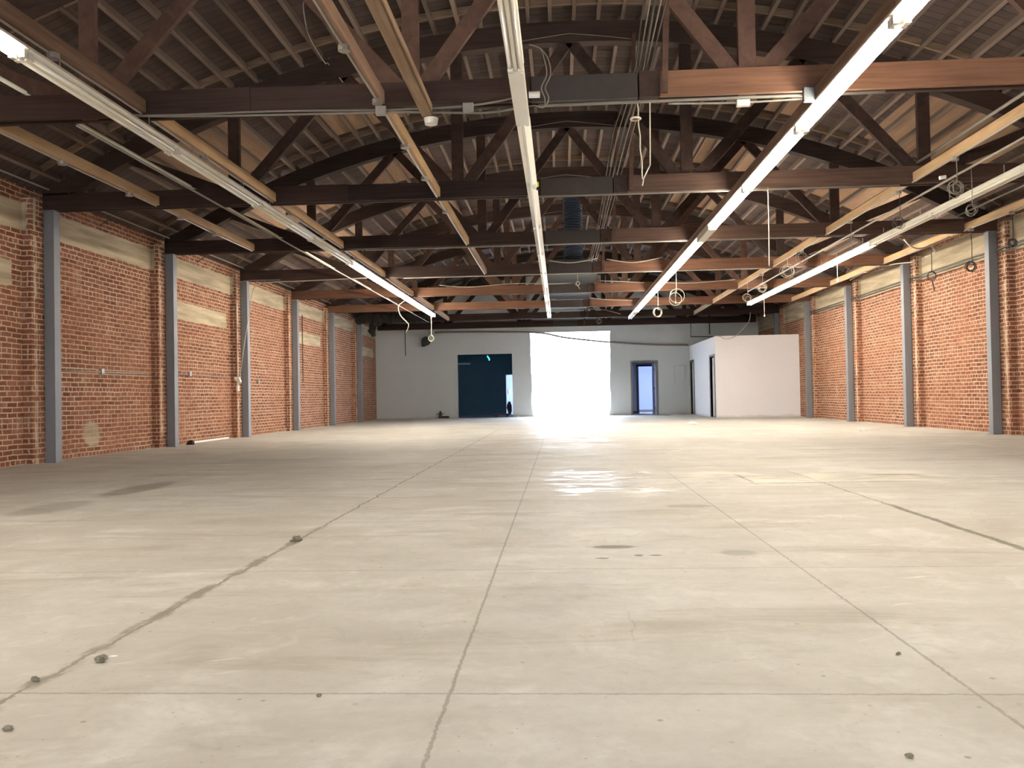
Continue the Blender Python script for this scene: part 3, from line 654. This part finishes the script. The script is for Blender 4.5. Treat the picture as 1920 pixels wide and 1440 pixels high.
pipe('wall_conduit', [(xw + .01, 18.90, 1.36), (xw + .01, 18.90, 3.38), (xw + .03, 18.93, 3.50), (xw + .25, 19.0, 3.56), (-6.3, 19.05, 3.57)], .012, 'cable', 'conduit rising up the third pilaster and bending onto the fourth truss', 'conduit')
pipe('cable', [(-4.3, 19.03, 3.56), (-5.8, 19.05, 3.53), (-6.6, 19.1, 3.52), (-6.93, 19.1, 3.40), (-7.02, 19.08, 2.9), (-7.12, 19.0, 2.2), (-7.22, 18.93, 1.37)], .010, 'wcable', 'pale loose cable drooping from the fourth truss to the tilted white box', 'cable')
pipe('wall_conduit', [(XL + .015, 24.3, 3.3), (XL + .015, 24.3, 1.35)], .012, 'darkpipe', 'dark vertical conduit down the far brick bay of the ' + LS, 'conduit', path=False)
# slack white cables on the far trusses
for k, pts, lb in ((5, [(-3.2, 0, 3.87), (-2.4, 0, 3.80), (-1.2, 0, 3.86), (.0, 0, 3.83), (.7, 0, 3.88)], 'slack pale cable lying along the fifth truss toward the pipe bundle'),
                   (5, [(1.1, 0, 3.88), (1.9, 0, 3.83), (2.3, 0, 3.80)], 'short slack pale cable on the fifth truss beside the brightest row'),
                   (4, [(-.2, 0, 3.86), (.3, 0, 3.80), (.9, 0, 3.88)], 'pale cable looped along the fourth truss in front of the black duct'),
                   (4, [(1.1, 0, 3.86), (1.7, 0, 3.77), (2.35, 0, 3.87)], 'pale cable draped over the fourth truss beside the brightest row'),
                   (5, [(2.6, 0, 3.80), (3.6, 0, 3.76), (4.7, 0, 3.82)], 'pale cable along the fifth truss between the two lit rows'),
                   (6, [(-.2, 0, 3.84), (.7, 0, 3.88), (1.4, 0, 3.80), (2.3, 0, 3.74)], 'pale cable along the sixth truss'),
                   (7, [(-.1, 0, 3.78), (.5, 0, 3.88), (1.5, 0, 3.86), (2.2, 0, 3.68)], 'pale cable along the seventh truss')):
    pipe('cable', [(a, T(k) - .035, c) for a, b, c in pts], .011, 'wcable', lb, 'cable')
pipe('cable', [(-.2, YB - .05, 3.36)] and [(-5.0, YB - .04, 3.45), (-4.2, YB - .04, 3.46), (-1.0, YB - .05, 3.37), (.26, YB - .05, 3.14), (2.0, YB - .04, 2.92), (3.8, YB - .04, 2.78), (5.12, YB - .04, 2.74)], .036, 'cable', 'grey pipe crossing the back wall and the bright bay door', 'pipe')
pipe('cable', [(6.3, 28.4, 3.45), (6.25, 28.42, 3.15), (6.0, 28.44, 2.85), (5.7, 28.45, 2.62), (5.45, 28.46, 2.60), (5.3, 28.45, 2.68), (5.2, 28.6, 2.715)], .010, 'wcable', 'loose grey cable drooping over the front of the white room', 'cable')
tag(MB().tube([(5.35, 31.2, 2.72), (5.75, 31.4, 2.72)], .022, 8).build('spare_tube', M['tubeoff']), 'spare fluorescent tube lying on the white room roof', 'tube', kind='thing')

for pts, lb in (([(7.35, 21.9, 3.60), (7.36, 20.9, 3.65), (7.35, 20.0, 3.64), (7.36, 19.0, 3.56), (7.40, 18.2, 3.47)], 'curved white conduit passing over a column top on the ' + RS),
               ([(7.45, 17.7, 3.50), (7.42, 17.2, 3.52), (7.21, 16.9, 3.61)], 'short white conduit under the batten by the brick wall'),
               ([(6.4, 16.1, 3.59), (6.45, 15.9, 3.42), (6.7, 15.95, 3.40), (7.19, 16.0, 3.61)], 'bent white conduit drop beside the row of lights on the ' + RS)):
    pipe('white_conduit', pts, .013, 'wcable', lb, 'conduit')
for k in (2, 3, 4, 5):
    pipe('tie_rod', [(XL + .01, T(k) + 1.7, 3.70), (XL + .60, T(k) + 1.95, z_deck(XL + .60) - .01)], .010, 'darkpipe', 'thin dark rod tying the dark-doorway wall top to the roof past the %s truss' % ORD[k], 'rod', path=False, group='tie rods at the wall top')
# ropes
def rope_pts(a, b, amp, n=14):
    a, b = Vector(a), Vector(b)
    return [tuple(a.lerp(b, i / n) + Vector((math.sin(i * 1.3) * amp, 0, 0))) for i in range(n + 1)]
t = thing('white_rope', 'white rope looped below the first truss near the pipe bundle', 'rope', (.80, T(1) - .06, 3.5))
MB().tube(rope_pts((.765, T(1) - .06, 3.50), (.80, T(1) - .06, 2.80), .004), .006, 6).build('strand', M['rope'], t)
MB().tube([(.88, T(1) - .06, 3.52), (.87, T(1) - .06, 2.93), (.81, T(1) - .06, 2.81), (.795, T(1) - .06, 2.74)], .006, 6).build('strand', M['rope'], t)
MB().tube(circle((.745, T(1) - .06, 3.36), .045, 'z', 14), .010, 6).build('knot', M['rope'], t)
pipe('twisted_rope', [(2.86, T(2) - .03, 3.58), (2.862, T(2) - .02, 3.05), (2.855, T(2) - .02, 2.52)], .007, 'rope', 'twisted cord hanging straight down from the second truss', 'cord')
t = thing('light_tag', 'yellow and black tag hanging by the middle light row', 'tag', (-.24, 10.7, 3.46))
MB().tube([(-.235, 10.7, 3.60), (-.235, 10.7, 3.50)], .003, 5).build('string', M['bcable'], t)
MB().box(-.255, -.215, 10.69, 10.705, 3.45, 3.51).build('yellow_plate', M['yellow'], t)
MB().box(-.25, -.22, 10.69, 10.705, 3.41, 3.449).build('black_plate', M['black'], t)
for k, (pts, lb) in enumerate((([(-4.1, 3.9, 4.6), (-4.12, 6.5, 4.95), (-4.06, 7.6, 4.75)], ''),)):
    pass
pipe('hanging_wire', [(-2.955, 10, 5.64), (-2.98, 10, 5.535), (-2.947, 10, 5.29), (-2.89, 10.0, 5.12), (-3.0, 11.0, 5.25), (-3.14, 11.68, 5.51), (-2.94, 11.7, 5.25)], .007, 'wcable', 'wavy pale wire hanging from the roof joists before the second truss', 'wire')
# white snaking wire before the fifth to seventh trusses
pipe('hanging_wire', [(-4.05, 22.97, 3.70), (-4.06, 22.93, 3.60), (-4.07, 22.8, 3.50), (-4.28, 22.7, 3.32), (-4.25, 22.7, 3.08), (-4.10, 22.7, 2.90), (-4.02, 22.7, 2.80), (-4.06, 22.7, 2.66), (-4.1, 22.7, 2.60)], .012, 'wcable', 'pale wire snaking down below the fifth truss', 'wire')
# ring cable beside the cover box
t = thing('cable_loop', 'looped grey cable with fitting beside the blank cover box', 'cable', (-.1, 7.7, 3.6))
for dx in (0, .035):
    MB().tube(smooth_path([(-.25, 7.72, 3.45), (-.18, 7.72, 3.46), (-.10, 7.72, 3.44), (-.05 - dx, 7.72, 3.52), (-.08 - dx, 7.72, 3.62), (-.03 - dx, 7.72, 3.74), (-.05 - dx, 7.72, 3.88), (-.12, 7.72, 3.98), (-.22, 7.72, 4.02)]), .006, 8).build('loop', M['cable'], t, smooth=True)
MB().tube([(-.23, 7.72, 3.56), (-.13, 7.72, 3.56)], .03, 10).build('fitting', M['porc'], t)

# ================================================================== CORD COILS hanging from the battens
def coil(x, y, zt_, zc, r, loops, mat, label, ax='y', tail=0.0, plug=None, cw=.006, group='coiled cords hanging from the battens'):
    t = thing('coiled_cord', label, 'cord', (x, y, zt_), group)
    MB().tube([(x, y, zt_), (x + .005, y, (zt_ + zc) / 2), (x, y, zc + r * .7)], cw * .7, 6).build('drop_cord', M[mat], t)
    mb = MB()
    for i in range(loops):
        rr = r * (1 - .10 * (i % 3)); c = (x + random.uniform(-.3, .3) * r, y + .014 * i, zc + random.uniform(-.3, .3) * r); e = random.uniform(.75, 1.1)
        mb.tube([(c[0] + (q[0] - c[0]) * e, q[1] + (q[0] - c[0]) * random.choice((-.3, .3)) * .3, q[2]) for q in circle(c, rr, ax, 18)], cw * .62, 6, caps=False)
    mb.build('coil', M[mat], t, smooth=True)
    if tail: MB().tube([(x, y, zc - r), (x + .03, y, zc - r - tail * .6), (x + .045, y, zc - r - tail)], cw, 6).build('tail', M[mat], t)
    if plug: MB().tube([(x + plug[0], y, zc + plug[1]), (x + plug[0] + .07, y, zc + plug[1] + .01)], .024, 10).build('plug', M['porc'], t)
coil(4.80, 10.48, 3.61, 3.22, .085, 5, 'cable', 'large grey cord coil with white plug nearest the camera on the ' + RS, plug=(-.20, .13), cw=.009)
coil(4.80, 12.20, 3.61, 3.16, .075, 5, 'bcable', 'dark round cord coil in front of the unlit strip light on the ' + RS)
coil(5.027, 10.6, 3.508, 2.99, .07, 5, 'cable', 'grey cord coil hanging below the large coil, over the unlit strip light')
coil(4.80, 14.2, 3.61, 3.10, .02, 1, 'cable', 'plain drop cord hanging past the third truss on the ' + RS)
coil(4.80, 17.0, 3.61, 3.46, .11, 4, 'cable', 'wide tangled coil above the far lit row')
coil(4.80, 18.1, 3.61, 3.36, .13, 4, 'wcable', 'tangled pale coil above the far lit row near its middle')
coil(4.80, 20.3, 3.61, 3.26, .10, 4, 'wcable', 'pale coil near the fifth truss between the two lit rows', tail=.1)
coil(4.80, 21.9, 3.61, 3.20, .10, 3, 'wcable', 'smaller pale coil at the far end of the pine battens')
coil(7.18, 15.2, 3.61, 2.93, .085, 5, 'bcable', 'dark knotted cord coil against the lit brick bay', cw=.010)
coil(7.18, 16.8, 3.61, 3.00, .085, 2, 'bcable', 'dark open ring of cord with a tail against the lit brick bay', tail=.22, cw=.012)
coil(7.18, 13.85, 3.61, 3.10, .06, 5, 'bcable', 'small dark coil by the nearest column of the ' + RS, cw=.010)
coil(2.66, T(4) + .15, 3.61, 2.98, .16, 2, 'wcable', 'white cord loops beside the brightest row near the fourth truss', cw=.009)
coil(2.68, T(5) + .15, 3.61, 2.98, .13, 3, 'wcable', 'white cord loops beside the brightest row near the fifth truss', cw=.009)
coil(-3.98, 26.5, 3.42, 2.72, .10, 3, 'wcable', 'pale cord coil hanging at the far end of the lit run', cw=.014)
coil(.45, T(4) + .15, 3.61, 3.36, .05, 3, 'wcable', 'small pale coil hanging below the black duct', tail=.08)
coil(1.45, T(7) + .15, 3.61, 3.45, .09, 3, 'wcable', 'pale cord bundle on the seventh truss between the bright bay and the brightest row')
for x, y, z0, z1, lb in ((5.66, 17.6, 3.45, 3.08, 'thin cord with a white bulb end beside the far lit row'), (5.66, 23.8, 3.45, 2.95, 'short pale drop cord near the end of the far lit row'), (3.15, T(5) + .15, 3.64, 3.3, 'thin cord hanging near the fifth truss between the lit rows')):
    t = thing('drop_cord', lb, 'cord', (x, y, z0)); MB().tube([(x, y, z0), (x, y, z1)], .005, 6).build('cord', M['wcable'], t); MB().blob((x, y, z1 - .03), (.018, .018, .035), 1, .05).build('end_fitting', M['porc'], t)

# ================================================================== DUCT AND CEILING UNIT
t = thing('flexible_duct', 'black corrugated duct hanging from the roof by the pipe bundle', 'duct', (.40, 21.3, 4.1))
pts, rr = [], []
for i in range(150):
    z = 5.85 - i * (5.85 - 4.16) / 149; pts.append((.40, 21.3, z)); rr.append(.245 if i % 6 < 3 else .215)
MB().tube(pts, rr, 28).build('corrugated_sleeve', M['duct'], t)
t = thing('air_unit', 'dark louvred air unit resting on the trusses behind the black duct', 'air unit', (.33, 26, 3.84))
MB().box(-.33, .98, 20.95, 29.8, 3.84, 4.155).build('casing', M['hvac'], t, bevel=.01)
mb = MB()
for i in range(16): mb.box(-.30, .95, 20.92, 20.96, 3.86 + i * .019, 3.869 + i * .019)
for i in range(12): mb.box(-.30 + i * .112, -.29 + i * .112, 20.91, 20.96, 3.86, 4.15)
mb.build('louvre_grille', M['grille'], t)

# ================================================================== SOOTY LUMPS at the far corner, wall siren, floor scraps
mb = MB()
for i in range(26):
    mb.blob((-7.15 + .095 * i, 30.28 + random.uniform(-.06, .06), 3.80 - .004 * i + random.uniform(-.10, .06)), (.17, .10, .20 + random.uniform(-.03, .06) - .003 * i), i, .35)
for i in range(6): mb.blob((-6.62 + random.uniform(-.12, .12), 30.3, 3.62 - .09 * i), (.20 - .022 * i, .09, .10), 40 + i, .4)
tag(mb.build('torn_insulation', M['soot']), 'torn sooty insulation under the seventh truss at the corner above the white wall', 'insulation', kind='stuff')
t = thing('wall_siren', 'black horn siren high on the white wall behind the hanging coil', 'siren', (-5.28, YB - .1, 3.15))
MB().tube([(-5.35, YB - .02, 3.05), (-5.32, YB - .20, 3.08), (-5.30, YB - .34, 3.10)], [.07, .10, .19], 14).build('horn', M['black'], t)
MB().box(-5.52, -5.38, YB - .14, YB, 2.90, 3.16).build('driver_box', M['black'], t, bevel=.01)
MB().tube([(-5.25, YB - .02, 3.15), (-5.2, YB - .1, 3.45), (-5.22, YB - .03, 3.9)], .014, 6).build('feed_pipe', M['darkpipe'], t)
pipe('wall_conduit', [(-6.2, YB - .02, 3.6), (-6.2, YB - .02, 2.55)], .016, 'darkpipe', 'short vertical dark conduit on the white back wall near the corner', 'conduit', path=False)
t = thing('pipe_fitting', 'dark iron pipe fitting on the floor against the white back wall', 'fitting', (-4.72, YB - .16, 0))
MB().tube([(-4.80, YB - .16, 0), (-4.80, YB - .16, .22)], [.09, .05], 10).build('upright', M['black'], t)
MB().blob((-4.80, YB - .16, .25), (.05, .05, .05), 3, .1).build('cap', M['black'], t)
MB().tube([(-4.95, YB - .16, .18), (-4.65, YB - .16, .19)], .014, 8).build('tee_handle', M['black'], t)
MB().box(-4.76, -4.45, YB - .22, YB - .10, 0.0, .09).build('foot_block', M['black'], t, bevel=.02)
t = thing('hand_truck', 'dark cart silhouette just inside the dark doorway', 'cart', (-2.15, YB + .7, 0))
MB().box(-2.75, -2.02, YB + .55, YB + 1.0, .08, .13).build('platform', M['black'], t)
MB().tube([(-2.06, YB + .6, .1), (-2.04, YB + .55, .62)], .03, 8).build('handle', M['black'], t)
MB().blob((-2.08, YB + .75, .36), (.10, .12, .24), 9, .3).build('bundle', M['black'], t)
for wx in (-2.62, -2.15): MB().tube([(wx, YB + .62, .055), (wx, YB + .66, .055)], .055, 12).build('wheel', M['black'], t)
tag(MB().box(-4.5, -3.95, YB + 3.6, YB + 3.66, 2.28, 2.36).build('ceiling_batten', M['paleblue']), 'unlit pale tube light dimly seen inside the dark doorway', 'light', kind='thing')
mb = MB().tube(smooth_path([(-3.14, YB + 3, 2.62), (-3.10, YB + 3, 2.55), (-3.06, YB + 3, 2.50), (-3.06, YB + 3, 2.42)]), .025, 8)
tag(mb.build('teal_lamp', M['teal'], smooth=True), 'small glowing teal lamp inside the dark doorway', 'lamp', kind='thing')
tag(MB().box(-2.38, -2.30, y1 + .97, y1 + 1.0, .98, 1.14).build('light_switch', M['porc']), 'white switch plate in the pale passage beyond the dark doorway', 'switch', kind='thing')

def crumb(x, y, r, label, mat='stone', flat=.6, seed=0):
    if y < 6: r *= .68
    mb = MB().blob((x, y, r * flat * .9), (r, r * .8, r * flat), seed, .35)
    if r > .025:
        for i in range(4):
            a = i * 1.7 + seed; mb.blob((x + math.cos(a) * r * 1.2, y + math.sin(a) * r * .9, r * .22), (r * .3, r * .3, r * .22), seed + i + 5, .3)
    tag(mb.build('concrete_crumb' if mat == 'stone' else 'paper_scrap', M[mat]), label, 'rubble' if mat == 'stone' else 'paper', kind='thing')
crumb(-1.47, 2.64, .030, 'clump of rubble beside the rough crack near the camera', seed=1)
crumb(-1.545, 4.90, .040, 'grey stone lying on the rough crack, farther from the camera', seed=2)
crumb(-.68, 2.335, .011, 'small dark lump on the nearest cross joint of the floor', seed=3)
crumb(-1.405, 2.09, .018, 'dark lump at the near edge of the floor below the rough crack', seed=4)
crumb(1.03, 2.71, .011, 'small dark lump beside the diagonal-looking floor joint', seed=5)
crumb(.76, 1.955, .013, 'small dark lump nearest the camera on the bare floor', seed=6)
crumb(-1.57, 2.46, .020, 'crumbled edge piece in the rough crack near the camera', seed=7)
crumb(-1.46, 2.70, .018, 'white paper scrap on the rubble clump beside the crack', 'paper', .15, 8)
crumb(3.5, 22.9, .10, 'white paper scrap on the floor before the framed doorway', 'paper', .35, 9)
crumb(6.1, 17.6, .05, 'white scrap on the floor near the brick wall of the ' + RS, 'paper', .2, 10)
crumb(-1.7, 33.9, .07, 'pale scrap on the threshold of the dark doorway', 'paper', .25, 11)
crumb(-7.15, 16.15, .07, 'black lump on the floor against the brick wall behind the second column', 'stone', .7, 12)
bpy.data.objects[[o.name for o in bpy.data.objects if o.name.startswith('concrete_crumb')][-1]].data.materials[0] = M['black']
tag(MB().box(XL + .02, XL + .06, 16.6, 18.6, 0, .035).build('wood_strip', M['paper']), 'pale wood strip lying along the foot of the brick wall', 'strip', kind='thing')
